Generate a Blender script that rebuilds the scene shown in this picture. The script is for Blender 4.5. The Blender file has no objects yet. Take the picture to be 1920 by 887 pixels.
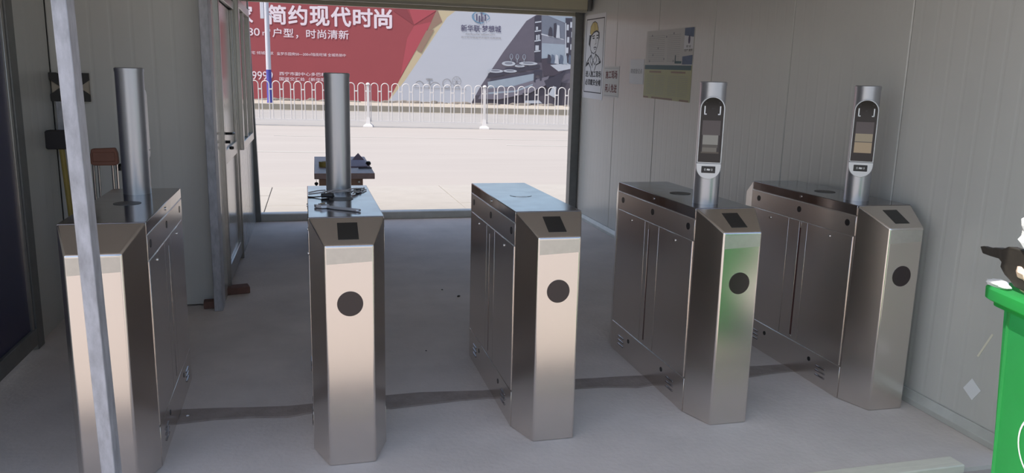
import bpy, bmesh, math, random
from mathutils import Vector, Matrix
random.seed(7)
R = math.radians
scene = bpy.context.scene
COL = scene.collection

# ------------------------------------------------------------------ camera
cam_d = bpy.data.cameras.new('camera'); cam = bpy.data.objects.new('camera', cam_d); COL.objects.link(cam)
cam_d.sensor_fit = 'HORIZONTAL'; cam_d.sensor_width = 36.0; cam_d.lens = 36.0 * 1457.3 / 1920.0
cam_d.clip_start = 0.05; cam_d.clip_end = 500
_p, _y, _r = R(11.21), R(14.61), R(1.36)
_f = Vector((math.sin(_y)*math.cos(_p), math.cos(_y)*math.cos(_p), -math.sin(_p)))
_rt = Vector((math.cos(_y), -math.sin(_y), 0)); _u = _rt.cross(_f)
_rt2 = math.cos(_r)*_rt + math.sin(_r)*_u; _u2 = -math.sin(_r)*_rt + math.cos(_r)*_u
cam.matrix_world = Matrix(((_rt2.x, _u2.x, -_f.x, 0), (_rt2.y, _u2.y, -_f.y, 0), (_rt2.z, _u2.z, -_f.z, 1.55), (0, 0, 0, 1)))
scene.camera = cam

# ------------------------------------------------------------------ sky, sun, exposure
world = bpy.data.worlds.new('world'); scene.world = world; world.use_nodes = True
wn = world.node_tree.nodes; wl = world.node_tree.links
bg = wn['Background']; sky = wn.new('ShaderNodeTexSky')
sky.sky_type = 'NISHITA'; sky.sun_disc = False
sun_dir = Vector((0.50, 0.105, -0.86)).normalized()          # the way the light travels
sky.sun_elevation = math.asin(-sun_dir.z); sky.sun_rotation = math.atan2(-sun_dir.x, -sun_dir.y)
sky.air_density = 1.0; sky.dust_density = 2.2; sky.ozone_density = 1.0
wl.new(sky.outputs[0], bg.inputs[0]); bg.inputs[1].default_value = 0.16
sd = bpy.data.lights.new('sun', 'SUN'); sd.energy = 3.6; sd.angle = R(0.6); sd.color = (1.0, 0.965, 0.91)
sun = bpy.data.objects.new('sun', sd); COL.objects.link(sun); sun.location = (-8, -2, 14)
sun.rotation_euler = sun_dir.to_track_quat('-Z', 'Y').to_euler()
scene.view_settings.view_transform = 'Standard'; scene.view_settings.look = 'None'
scene.view_settings.gamma = 1.0; scene.view_settings.exposure = 0.74
scene.view_settings.use_curve_mapping = False

# ------------------------------------------------------------------ materials
def s2l(c):
    return tuple((x/255/12.92 if x/255 <= 0.04045 else ((x/255+0.055)/1.055)**2.4) for x in c)
def mat(name, rgb, rough=0.5, metal=0.0, var=0.0, vscale=6.0, bump=0.0, bscale=60.0, rvar=0.0, spec=0.5, stretch=(1, 1, 1), srgb=True, emit=0, coat=0.0):
    m = bpy.data.materials.new(name); m.use_nodes = True
    n = m.node_tree.nodes; l = m.node_tree.links; b = n['Principled BSDF']
    c = s2l(rgb) if srgb else rgb
    b.inputs['Base Color'].default_value = (*c, 1); b.inputs['Roughness'].default_value = rough
    b.inputs['Metallic'].default_value = metal; b.inputs['Specular IOR Level'].default_value = spec
    b.inputs['Coat Weight'].default_value = coat
    if emit:
        b.inputs['Emission Color'].default_value = (*c, 1); b.inputs['Emission Strength'].default_value = emit
    if var or bump or rvar:
        tc = n.new('ShaderNodeTexCoord'); mp = n.new('ShaderNodeMapping'); mp.inputs['Scale'].default_value = stretch
        l.new(tc.outputs['Object'], mp.inputs['Vector'])
    if var or rvar:
        nz = n.new('ShaderNodeTexNoise'); nz.inputs['Scale'].default_value = vscale; nz.inputs['Detail'].default_value = 6; nz.inputs['Roughness'].default_value = 0.62
        l.new(mp.outputs[0], nz.inputs['Vector'])
    if var:
        rp = n.new('ShaderNodeMapRange'); rp.inputs[1].default_value = 0.3; rp.inputs[2].default_value = 0.7
        rp.inputs[3].default_value = 1-var; rp.inputs[4].default_value = 1+var
        mx = n.new('ShaderNodeMix'); mx.data_type = 'RGBA'; mx.blend_type = 'MULTIPLY'; mx.inputs[0].default_value = 1
        l.new(nz.outputs['Fac'], rp.inputs[0]); mx.inputs[6].default_value = (*c, 1); l.new(rp.outputs[0], mx.inputs[7])
        l.new(mx.outputs[2], b.inputs['Base Color'])
    if rvar:
        rr = n.new('ShaderNodeMapRange'); rr.inputs[1].default_value = 0.3; rr.inputs[2].default_value = 0.7
        rr.inputs[3].default_value = max(0.02, rough-rvar); rr.inputs[4].default_value = rough+rvar
        l.new(nz.outputs['Fac'], rr.inputs[0]); l.new(rr.outputs[0], b.inputs['Roughness'])
    if bump:
        nb = n.new('ShaderNodeTexNoise'); nb.inputs['Scale'].default_value = bscale; nb.inputs['Detail'].default_value = 4
        bp = n.new('ShaderNodeBump'); bp.inputs['Strength'].default_value = bump; bp.inputs['Distance'].default_value = 0.01
        l.new(mp.outputs[0], nb.inputs['Vector']); l.new(nb.outputs['Fac'], bp.inputs['Height']); l.new(bp.outputs[0], b.inputs['Normal'])
    return m
M = {}
M['floor'] = mat('floor_concrete', (206, 196, 188), 0.75, var=0.12, vscale=1.6, bump=0.25, bscale=40)
M['patch'] = mat('trench_mortar', (150, 138, 130), 0.85, var=0.16, vscale=9, bump=0.4, bscale=50)
M['yard'] = mat('yard_ground', (170, 160, 152), 0.9, var=0.10, vscale=1.2, bump=0.3, bscale=20)
M['slab'] = mat('paving_concrete', (152, 145, 137), 0.85, var=0.05, vscale=3)
M['joint'] = mat('joint_sand', (112, 104, 94), 0.95)
M['road'] = mat('road_concrete', (148, 140, 133), 0.85, var=0.05, vscale=0.5, stretch=(0.25, 1.6, 1))
M['roadfar'] = mat('road_asphalt', (138, 133, 128), 0.85, var=0.05, vscale=0.7)
M['line'] = mat('road_paint', (164, 158, 150), 0.7)
M['kerb'] = mat('kerb_stone', (128, 121, 110), 0.85, var=0.08, vscale=2)
M['walk'] = mat('far_pavement', (152, 143, 131), 0.9, var=0.06, vscale=1)
M['panel'] = mat('wall_panel_paint', (196, 194, 188), 0.30, var=0.03, vscale=2.0)
M['gloss'] = mat('glossy_panel_paint', (176, 174, 170), 0.15, var=0.03, vscale=2.0, bump=0.03, bscale=6, stretch=(3, 3, 0.15))
M['panelseam'] = mat('wall_seam', (110, 108, 104), 0.6)
M['ceil'] = mat('roof_panel_paint', (196, 196, 194), 0.5)
M['galv'] = mat('galvanized_steel', (172, 172, 177), 0.5, metal=0.2, var=0.26, vscale=34, rvar=0.1, stretch=(1, 1, 0.35))
M['alu'] = mat('aluminium', (172, 170, 166), 0.28, metal=0.9, var=0.05, vscale=8)
M['frame'] = mat('steel_frame_grey', (120, 120, 118), 0.45, metal=0.4, var=0.1, vscale=12)
M['sill'] = mat('sill_channel', (190, 190, 184), 0.42, metal=0.2, var=0.08, vscale=10)
M['whitewood'] = mat('pale_timber', (226, 220, 202), 0.6, var=0.06, vscale=12, stretch=(1, 8, 8))
M['shutter'] = mat('shutter_enamel', (200, 193, 166), 0.45, var=0.04, vscale=3)
M['shutter2'] = mat('shutter_edge', (168, 164, 148), 0.4)
M['blue'] = mat('blue_panel', (44, 42, 78), 0.35)
M['steel'] = mat('brushed_steel', (222, 215, 209), 0.23, metal=1.0)
M['steeltop'] = mat('brushed_steel_top', (148, 141, 140), 0.14, metal=1.0, rvar=0.03, vscale=10)
M['film'] = mat('protective_film', (198, 194, 186), 0.34, metal=0.75, var=0.05, vscale=30)
M['black'] = mat('black_plastic', (28, 27, 28), 0.35)
M['reader'] = mat('reader_glass', (42, 40, 38), 0.3)
M['disc'] = mat('indicator_lens', (52, 42, 42), 0.22)
M['ring'] = mat('top_ring', (92, 90, 88), 0.45, metal=0.6)
M['sensor'] = mat('sensor_lens', (24, 22, 24), 0.25)
M['chrome'] = mat('chrome', (215, 215, 212), 0.12, metal=1.0)
M['slot'] = mat('slot_red', (78, 40, 38), 0.5)
M['tube'] = mat('column_silver', (176, 177, 182), 0.33, metal=0.85, rvar=0.03, vscale=60)
M['bezel'] = mat('bezel_silver', (206, 206, 206), 0.35, metal=0.3)
M['glass'] = mat('screen_glass', (16, 15, 18), 0.06)
M['display'] = mat('screen_display', (40, 38, 42), 0.10)
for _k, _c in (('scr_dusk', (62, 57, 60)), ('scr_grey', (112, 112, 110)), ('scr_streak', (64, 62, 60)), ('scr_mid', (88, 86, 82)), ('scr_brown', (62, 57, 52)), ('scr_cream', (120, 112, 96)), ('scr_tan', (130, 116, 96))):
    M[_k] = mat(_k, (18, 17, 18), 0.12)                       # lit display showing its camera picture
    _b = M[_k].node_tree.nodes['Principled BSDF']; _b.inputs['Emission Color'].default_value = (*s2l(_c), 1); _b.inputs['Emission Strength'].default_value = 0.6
M['white'] = mat('white_plastic', (232, 232, 232), 0.4)
M['paper'] = mat('paper', (214, 212, 214), 0.8)
M['paper2'] = mat('paper_grey', (196, 192, 188), 0.8)
M['yellowpaper'] = mat('yellow_poster', (176, 172, 136), 0.7, var=0.03, vscale=4)
M['calblue'] = mat('poster_blue', (98, 110, 134), 0.7, var=0.15, vscale=8)
M['teal'] = mat('poster_teal', (84, 104, 108), 0.7)
M['ink'] = mat('ink_black', (46, 42, 46), 0.7)
M['inkred'] = mat('ink_maroon', (108, 58, 56), 0.7)
M['inkgrey'] = mat('ink_grey', (140, 138, 140), 0.7)
M['helmet'] = mat('ink_yellow', (190, 168, 104), 0.7)
M['tape'] = mat('clear_tape', (232, 226, 206), 0.3)
M['green'] = mat('bin_green', (62, 162, 94), 0.42, var=0.06, vscale=9, bump=0.04, bscale=30)
_g = M['green'].node_tree; _tr = _g.nodes.new('ShaderNodeBsdfTranslucent'); _tr.inputs[0].default_value = (*s2l((84, 226, 124)), 1)   # thin plastic lets some daylight through
_mx = _g.nodes.new('ShaderNodeMixShader'); _mx.inputs[0].default_value = 0.5
_g.links.new(_g.nodes['Principled BSDF'].outputs[0], _mx.inputs[1]); _g.links.new(_tr.outputs[0], _mx.inputs[2]); _g.links.new(_mx.outputs[0], _g.nodes['Material Output'].inputs[0])
M['bag'] = mat('white_bag', (226, 228, 226), 0.35)
M['peach'] = mat('peach_tissue', (214, 186, 164), 0.7)
M['scrap'] = mat('dark_scrap', (48, 44, 38), 0.55, var=0.2, vscale=30)
M['leaf'] = mat('green_scrap', (96, 176, 76), 0.5)
M['rubber'] = mat('rubber', (30, 30, 30), 0.8)
M['desk'] = mat('desk_veneer', (150, 122, 116), 0.4, var=0.12, vscale=5, stretch=(6, 1, 6))
M['deskside'] = mat('desk_side', (150, 110, 84), 0.5, var=0.12, vscale=5, stretch=(6, 6, 1))
M['brick'] = mat('red_brick', (118, 88, 78), 0.9, var=0.15, vscale=20)
M['wire'] = mat('wire_grey', (168, 162, 160), 0.5)
M['wire2'] = mat('wire_black', (34, 32, 34), 0.5)
M['toolsteel'] = mat('tool_steel', (196, 198, 206), 0.38, metal=0.7)
M['orange'] = mat('cap_brown_orange', (134, 88, 70), 0.6, var=0.08, vscale=12)
M['hammer'] = mat('hammer_iron', (44, 40, 42), 0.6)
M['handle'] = mat('handle_yellow', (158, 138, 70), 0.6, var=0.1, vscale=9)
M['handledark'] = mat('handle_dark', (62, 58, 50), 0.7)
M['beige'] = mat('beige_board', (170, 158, 142), 0.7)
M['strap'] = mat('dark_strap', (52, 50, 48), 0.6)
M['red'] = mat('banner_red', (138, 58, 62), 0.6, var=0.03, vscale=0.6)
M['redlight'] = mat('banner_red_facet', (156, 64, 72), 0.6)
M['reddark'] = mat('banner_red_dark', (124, 50, 55), 0.6)
M['gold'] = mat('banner_gold', (176, 160, 130), 0.6)
M['golddark'] = mat('banner_gold_dark', (134, 108, 92), 0.6)
M['bwhite'] = mat('banner_white', (168, 169, 176), 0.6, var=0.02, vscale=0.5, bump=0.2, bscale=0.9, stretch=(0.4, 1.6, 1))
M['letter'] = mat('banner_letter', (208, 192, 198), 0.6)
M['logoblue'] = mat('logo_blue', (110, 150, 178), 0.6)
M['logodark'] = mat('logo_dark', (72, 66, 92), 0.6)
M['fence'] = mat('fence_white', (196, 190, 186), 0.45)
M['polewhite'] = mat('pole_white', (186, 184, 190), 0.45)
M['poleblue'] = mat('pole_blue', (64, 62, 140), 0.5)
M['hback'] = mat('hoarding_steel', (160, 160, 160), 0.6)
M['rubble'] = mat('rubble', (112, 104, 96), 0.95, var=0.2, vscale=5)

# ------------------------------------------------------------------ mesh helpers
class MB:
    def __init__(s): s.v = []; s.f = []; s.mi = []; s.cur = 0
    def add(s, vs, fs):
        o = len(s.v); s.v += [tuple(v) for v in vs]
        for f in fs: s.f.append([o+i for i in f]); s.mi.append(s.cur)
        return s
    def box(s, x0, x1, y0, y1, z0, z1):
        return s.add([(x0,y0,z0),(x1,y0,z0),(x1,y1,z0),(x0,y1,z0),(x0,y0,z1),(x1,y0,z1),(x1,y1,z1),(x0,y1,z1)],
                     [(3,2,1,0),(4,5,6,7),(0,1,5,4),(1,2,6,5),(2,3,7,6),(3,0,4,7)])
    def prism(s, poly, a, b, axis='z'):
        n = len(poly)
        def P(p, t):
            return (p[0], p[1], t) if axis == 'z' else ((p[0], t, p[1]) if axis == 'y' else (t, p[0], p[1]))
        vs = [P(p, a) for p in poly] + [P(p, b) for p in poly]
        fs = [list(range(n))[::-1], list(range(n, 2*n))] + [(i, (i+1) % n, n+(i+1) % n, n+i) for i in range(n)]
        return s.add(vs, fs)
    def loft(s, rings, cap=True):
        n = len(rings[0]); vs = [p for r in rings for p in r]; fs = []
        for k in range(len(rings)-1):
            for i in range(n): fs.append((k*n+i, k*n+(i+1) % n, (k+1)*n+(i+1) % n, (k+1)*n+i))
        if cap: fs += [list(range(n))[::-1], list(range((len(rings)-1)*n, len(rings)*n))]
        return s.add(vs, fs)
    def lathe(s, prof, seg=24, c=(0, 0)):
        return s.loft([[(c[0]+r*math.cos(2*math.pi*i/seg), c[1]+r*math.sin(2*math.pi*i/seg), z) for i in range(seg)] for r, z in prof])
    def tube(s, pts, r, seg=8, r2=None):
        pts = [Vector(p) for p in pts]; rings = []; up = None
        for i, p in enumerate(pts):
            d = (pts[min(i+1, len(pts)-1)] - pts[max(i-1, 0)]).normalized()
            if up is None:
                up = Vector((0, 0, 1)) if abs(d.z) < 0.9 else Vector((1, 0, 0))
            a = d.cross(up).normalized(); up = a.cross(d).normalized()
            rr = r if r2 is None else r+(r2-r)*i/(len(pts)-1)
            rings.append([p + rr*(math.cos(2*math.pi*k/seg)*a + math.sin(2*math.pi*k/seg)*up) for k in range(seg)])
        return s.loft([[tuple(q) for q in ring] for ring in rings])
    def poly(s, pts, z=0.0):
        return s.add([(p[0], p[1], z) for p in pts], [list(range(len(pts)))])
    def stroke(s, pts, w, z=0.0):                         # a flat inked line in the local x-y plane
        for (a, b) in zip(pts[:-1], pts[1:]):
            a = Vector(a); b = Vector(b); d = (b-a)
            if d.length < 1e-9: continue
            d.normalize(); nn = Vector((-d.y, d.x))*w/2; e = d*w*0.3
            q = [a-e-nn, b+e-nn, b+e+nn, a-e+nn]
            s.poly([(p.x, p.y) for p in q], z)
        return s
    def build(s, name, m, parent=None, smooth=False, bevel=0.0, bseg=2, loc=None):
        me = bpy.data.meshes.new(name); me.from_pydata(s.v, [], s.f)
        mats = m if isinstance(m, (list, tuple)) else [m]
        for x in mats: me.materials.append(M[x])
        me.polygons.foreach_set('material_index', s.mi)
        bm = bmesh.new(); bm.from_mesh(me)
        bmesh.ops.recalc_face_normals(bm, faces=bm.faces)
        if bevel:
            es = [e for e in bm.edges if len(e.link_faces) == 2 and e.calc_face_angle(0) > 0.35]
            rv = bmesh.ops.bevel(bm, geom=es, offset=bevel, segments=bseg, profile=0.5, affect='EDGES', clamp_overlap=True)
            if not smooth:
                for f in rv['faces']: f.smooth = True      # only the rounded edges shade smoothly, flats stay flat
        bm.to_mesh(me); bm.free()
        if smooth:
            me.polygons.foreach_set('use_smooth', [True]*len(me.polygons)); me.set_sharp_from_angle(angle=R(35))
        return link(name, me, parent, loc)
def link(name, me, parent=None, loc=None):
    o = bpy.data.objects.new(name, me); COL.objects.link(o)
    if parent: o.parent = parent
    if loc: o.location = loc
    return o
def empty(name, loc=(0, 0, 0), rz=0.0, mtx=None):
    o = bpy.data.objects.new(name, None); COL.objects.link(o); o.empty_display_size = 0.1
    if mtx is not None: o.matrix_world = mtx
    else: o.location = loc; o.rotation_euler = (0, 0, rz)
    return o
def tag(o, label=None, cat=None, group=None, kind=None):
    for k, v in (('label', label), ('category', cat), ('group', group), ('kind', kind)):
        if v: o[k] = v
    return o
def struct(o, label=None): return tag(o, label=label, kind='structure')
def text_mesh(body, w=None, h=None, offset=0.0, x=0.0, y=0.0, z=0.0, anchor='bl', spacing=1.0):
    """flat lettering fitted into a w x h box with its lower left corner at x, y"""
    c = bpy.data.curves.new('lettering', 'FONT'); c.body = body; c.offset = offset; c.resolution_u = 3; c.space_character = spacing; c.space_line = 1.1
    o = bpy.data.objects.new('lettering', c); COL.objects.link(o)
    me = bpy.data.meshes.new_from_object(o.evaluated_get(bpy.context.evaluated_depsgraph_get()))
    bpy.data.objects.remove(o); bpy.data.curves.remove(c)
    xs = [v.co.x for v in me.vertices]; ys = [v.co.y for v in me.vertices]
    x0, x1, y0, y1 = min(xs), max(xs), min(ys), max(ys)
    sy = h/(y1-y0) if h else w/(x1-x0)
    sx = w/(x1-x0) if w else sy
    for v in me.vertices: v.co = ((v.co.x-x0)*sx+x, (v.co.y-y0)*sy+y, z)
    return me
def lettering(body, box, m, parent, z=0.0, offset=0.02, label=None, spacing=1.0):
    d = offset*(box[3]-box[2]) if offset > .004 else 0.0
    me0 = text_mesh(body, box[1]-box[0]-2*d, box[3]-box[2]-2*d, 0.0, box[0]+d, box[2]+d, z, spacing=spacing)
    b = MB(); vs = [tuple(v.co) for v in me0.vertices]; fs = [list(p.vertices) for p in me0.polygons]
    for k, (sx, sy) in enumerate(((0, 0), (1, 0), (-1, 0), (0, 1), (0, -1), (.7, .7), (-.7, .7), (.7, -.7), (-.7, -.7)) if d else ((0, 0),)):
        b.add([(x+sx*d, y+sy*d, zz+k*1e-5) for x, y, zz in vs], fs)
    bpy.data.meshes.remove(me0)
    o = b.build('lettering', m, parent)
    if label: o['label'] = label
    return o
def ellipse(cx, cy, rx, ry, n=20, a0=0.0, a1=2*math.pi, rot=0.0):
    k = n if abs(a1-a0-2*math.pi) < 1e-6 else n+1
    out = []
    for i in range(k):
        a = a0+(a1-a0)*i/n; px, py = rx*math.cos(a), ry*math.sin(a)
        out.append((cx+px*math.cos(rot)-py*math.sin(rot), cy+px*math.sin(rot)+py*math.cos(rot)))
    return out

# ------------------------------------------------------------------ the ground inside and outside
o = struct(MB().box(-3.3, 3.3, 2.45, 8.85, -0.12, 0).build('floor', 'floor'), 'grey concrete floor of the entrance shed')
mb = MB()                                                    # backfilled cable trench across the floor
xs = [-0.62+0.16*i for i in range(22)]
lo = [3.545+0.02*math.sin(i*1.7)+random.uniform(-.015, .015)+0.02*(x > 1) for i, x in enumerate(xs)]
hi = [3.685+0.02*math.sin(i*1.1+1)+random.uniform(-.015, .015)+0.03*(x > 1) for i, x in enumerate(xs)]
n = len(xs)
mb.add([(x, a, 0.0) for x, a in zip(xs, lo)]+[(x, a, 0.0) for x, a in zip(xs, hi)]+[(x, a+.01, 0.004) for x, a in zip(xs, lo)]+[(x, a-.01, 0.004) for x, a in zip(xs, hi)],
       [(2*n+i, 2*n+i+1, 3*n+i+1, 3*n+i) for i in range(n-1)]+[(i, i+1, 2*n+i+1, 2*n+i) for i in range(n-1)]+[(3*n+i, 3*n+i+1, n+i+1, n+i) for i in range(n-1)])
mb.build('trench_patch', 'patch', o)
struct(MB().box(-60, 60, -60, 2.45, -0.3, -0.02).build('ground_yard', 'yard'), 'sunlit bare ground before the shed')
for x0, x1, nm in ((-60, -3.3, 'ground_verge'), (3.3, 60, 'ground_verge')):
    struct(MB().box(x0, x1, 2.45, 8.85, -0.3, -0.02).build(nm, 'yard'), 'bare ground beside the shed')
pv = struct(MB().box(-60, 60, 8.85, 11.56, -0.3, -0.015).build('pavement', 'joint'), 'pale paved strip outside the doorway')
for r_ in range(3):
    for c_ in range(13):
        y0 = 8.97+0.865*r_ if r_ else 8.86
        mb = MB().box(0.004, 1.196, 0.004, (8.97+0.865*(r_+1))-y0-0.006, -0.05, 0.0)
        if c_ == 0: keep = mb.build('paving_slab', 'slab', pv, bevel=0.004, bseg=1)
        so = keep if c_ == 0 else link('paving_slab', keep.data, pv)
        so.location = (-6.55+1.2*c_, y0, random.uniform(-.002, .002))

A9 = R(9); E1 = Vector((math.cos(A9), -math.sin(A9), 0)); N1 = Vector((math.sin(A9), math.cos(A9), 0))
def street(o3):                                              # frame along the street: x right, y away, z up
    return Matrix(((E1.x, N1.x, 0, o3[0]), (E1.y, N1.y, 0, o3[1]), (0, 0, 1, o3[2]), (0, 0, 0, 1)))
def facing(o3, ex):                                          # upright picture frame: x right, y up, z out
    ez = ex.cross(Vector((0, 0, 1)))
    return Matrix(((ex.x, 0, ez.x, o3[0]), (ex.y, 0, ez.y, o3[1]), (ex.z, 1, ez.z, o3[2]), (0, 0, 0, 1)))
# road between the pavement and the far kerb; its near edge follows the shed, its far edge the street
F0 = Vector((1.86, 26.1, 0)); K0 = Vector((4.5, 38.7, 0))
a = F0-E1*70; b = F0+E1*70; c = K0+E1*70; d = K0-E1*70
mb = MB().prism([(-70, 11.56), (70, 11.56), (b.x, b.y), (a.x, a.y)], -0.3, -0.005)
rd = struct(mb.build('road', 'road'), 'sunlit pale roadway outside')
struct(MB().prism([(a.x, a.y), (b.x, b.y), (c.x, c.y), (d.x, d.y)], -0.3, -0.008).build('road_far_lane', 'roadfar'), 'greyer far lane beyond the guardrail')
sr = street((2.0, 18.2, 0))
ln = MB()
for u0, u1, v0, w in ((2.6, 9.5, 1.2, .13), (-4, -1.4, -1.5, .12), (-5, 12, 7.7, .05), (-3.5, 6, 3.2, .10)):
    ln.box(u0, u1, v0, v0+w, -0.004, 0.002)
lo_ = ln.build('lane_marking', 'line', rd); lo_.matrix_local = sr
kb = struct(MB().box(-60, 60, 0, 0.22, -0.2, 0.27).build('far_kerb', 'kerb'), 'stone kerb across the road'); kb.matrix_world = street(K0)
gt = MB().box(-60, 60, -0.35, 0, -0.2, 0.004).build('gutter', 'walk', kb)
fw = struct(MB().box(-60, 60, 0.22, 12, -0.2, 0.275).build('far_pavement', 'walk'), 'pavement below the hoarding'); fw.matrix_world = street(K0)
rb = MB()
for i in range(120):
    x = random.uniform(-11, 16); y = random.uniform(5.4, 6.7); h = random.uniform(.03, .16); w = random.uniform(.1, .5)
    rb.loft([[(x+w*math.cos(t)*k, y+0.3*w*math.sin(t)*k, zz) for t in [i*math.pi/3 for i in range(6)]] for k, zz in ((1, .27), (.8, .27+h*.6), (.3, .27+h))])
ro = rb.build('rubble', 'rubble'); ro.matrix_world = street(K0)
tag(ro, 'thin line of rubble and dirt below the hoarding', 'rubble', kind='stuff')

# ------------------------------------------------------------------ shed shell
WA = math.atan(.145/6.3); ER = Vector((math.sin(WA), math.cos(WA), 0)); RO = Vector((2.915, 2.5, 0))
def rwall(s, z=0.0, off=0.0):
    p = RO + ER*s; return Vector((p.x-off*math.cos(WA), p.y+off*math.sin(WA), z))
def rwm(s, z, off=0.0):                                      # picture frame on the right wall, x to the viewer's right
    return facing(rwall(s, z, off), -ER)
def ribbed(width, height, depth=0.05, pitch=0.105, rib=0.014, rd_=0.0007, edge=0.006):
    """sandwich panel: local x along the wall, y = face towards the room (negative y), z up; shallow pressed grooves"""
    prof = [(0, 0.004), (edge, 0)]
    k = 1
    while k*pitch < width-0.05:
        x = k*pitch; prof += [(x-rib, 0), (x-rib*.3, rd_), (x+rib*.3, rd_), (x+rib, 0)]; k += 1
    prof += [(width-edge, 0), (width, 0.004)]
    return MB().prism(prof+[(width, depth), (0, depth)], 0, height)
CEIL = 2.72
wr = empty('wall_right', mtx=facing(rwall(0), ER)); struct(wr, 'ribbed white sandwich-panel wall on the right')
wr.matrix_world = Matrix.Translation(rwall(0)) @ Matrix.Rotation(-WA+R(90), 4, 'Z')
# local x of wall_right runs away from the camera, local -y ... flip so the face looks into the room
seams = [0.0, .91, 1.96, 3.01, 4.06, 5.11, 6.16, 6.36]
for s0, s1 in zip(seams[:-1], seams[1:]):
    pan = ribbed(s1-s0-0.004, CEIL)
    pan.v = [(x, -y, z) for x, y, z in pan.v]
    po = pan.build('panel', 'panel', wr); po.location = (s0+0.002, 0, 0)
MB().box(0, 6.36, -0.056, -0.050, 0, CEIL).build('backing', 'panelseam', wr)
bb = MB().prism([(-0.002, 0), (-0.030, 0), (-0.030, 0.03), (-0.012, 0.068), (-0.002, 0.068)], 0.0, 6.1, 'x')
bb.v = [(x, -y, z) for x, y, z in bb.v]
bo = bb.build('baseboard_right', 'sill', bevel=0.003); bo.matrix_world = wr.matrix_world.copy(); struct(bo, 'galvanized floor channel along the right wall')

def wall(name, label, org, ang, length, splits, height=CEIL, pitch=0.12, m='panel'):
    w = empty(name, org, ang); struct(w, label)
    for s0, s1 in zip(splits[:-1], splits[1:]):
        ribbed(s1-s0-0.004, height, pitch=pitch, rd_=0.0005).build('panel', m, w).location = (s0+0.002, 0, 0)
    MB().box(0, length, 0.050, 0.056, 0, height).build('backing', 'panelseam', w)
    return w
# the guardroom's front (faces the camera) and its side along the passage, and the left wall
wall('wall_guardroom', 'grey-white panel wall facing the camera behind leftmost pedestal', (-1.56, 5.5, 0.01), 0, 0.93, [0, .93])
LWy = 4.84
wl_ = wall('wall_left', 'panel wall at far left edge', (-1.56, LWy, 0), R(90), 5.5-LWy, [0, 5.5-LWy])
wl2 = wall('wall_left_front', 'panel wall beyond the blue door', (-1.56, 2.5, 0), R(90), 1.1, [0, 1.1])
struct(MB().box(-1.62, -1.56, 3.6, LWy, 2.12, CEIL).build('wall_over_door', 'panel'), 'panel strip above the blue door')
wall('wall_passage', 'panel wall of the guardroom along the passage', (-0.60, 7.0, 0), R(90), 1.72, [0, .95, 1.72], m='gloss')
struct(MB().box(-0.70, -0.61, 5.5, 7.0, 2.14, CEIL).build('wall_over_guard_door', 'panel'), 'panel strip above the guardroom door')
struct(MB().box(-3.3, -3.24, 5.5, 8.82, 0, CEIL).build('wall_guardroom_outer', 'panel'), 'outer side of the guardroom')
struct(MB().box(-3.3, -0.70, 8.76, 8.82, 0, CEIL).build('wall_guardroom_street', 'panel'), 'street side of the guardroom')
struct(MB().box(-3.3, -1.62, 5.5, 5.56, 0, CEIL).build('wall_guardroom_return', 'panel'), 'guardroom front left of the corner')
# roof
struct(MB().box(-3.5, 3.3, 1.72, 8.95, CEIL, CEIL+0.08).build('ceiling', 'ceil'), 'flat panel roof of the shed')
# doorway to the street: posts, sill, roller-shutter box
dl = MB().add([(x-.021*z, y, z) for z in (0, 2.5) for x, y in ((-.602, 8.722), (-.546, 8.722), (-.546, 8.82), (-.602, 8.82))], [(3, 2, 1, 0), (4, 5, 6, 7), (0, 1, 5, 4), (1, 2, 6, 5), (2, 3, 7, 6), (3, 0, 4, 7)])   # leans a little
struct(dl.build('trim_1', 'frame', bevel=0.004), 'dark steel doorway post on the left')
struct(MB().box(2.955, 3.05, 8.70, 8.82, 0, 2.5).build('trim_2', 'frame', bevel=0.004), 'dark steel doorway post on the right')
sl = MB().prism([(8.74, 0.0), (8.74, 0.075), (8.755, 0.085), (8.86, 0.085), (8.86, 0.0)], -0.548, 2.955, 'x')
struct(sl.build('trim_3', 'sill', bevel=0.003), 'raised steel sill of the street doorway')
bx_ = empty('roller_shutter_box', (1.19, 8.45, 2.31)); tag(bx_, 'olive grey roller-shutter box above the street doorway', 'shutter')
MB().box(-1.86, 1.83, -.04, .30, .04, .40).build('housing', 'shutter', bx_, bevel=0.012)
MB().box(-1.84, 1.80, .26, .31, -.005, .05).build('bottom_bar', 'shutter2', bx_, bevel=0.006)
MB().box(-1.84, 1.80, -.035, .0, .015, .045).build('edge_strip', 'shutter2', bx_, bevel=0.004)
MB().box(1.80, 1.84, -.06, .26, .03, .40).build('end_bracket', 'frame', bx_, bevel=0.006)
struct(MB().box(-0.70, 3.1, 8.76, 8.82, 2.62, CEIL).build('wall_lintel', 'panel'), 'panel strip above the shutter box')
# front line of the shed: floor sill and galvanized posts
struct(MB().prism([(2.445, -0.02), (2.445, 0.012), (2.45, 0.016), (2.525, 0.016), (2.53, 0.012), (2.53, -0.02)], -0.5, 2.63, 'x').build('trim_4', 'whitewood', bevel=0.002), 'pale sill strip along the shed front')
gp = MB().box(-.02, .02, -.04, .04, 0, CEIL).build('steel_post', 'galv', bevel=0.003); gp.location = (-.631, 2.50, 0); gp.rotation_euler = (0, R(-1.02), 0)
tag(gp, 'mottled galvanized square steel post standing in front of leftmost pedestal', 'post')
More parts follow.
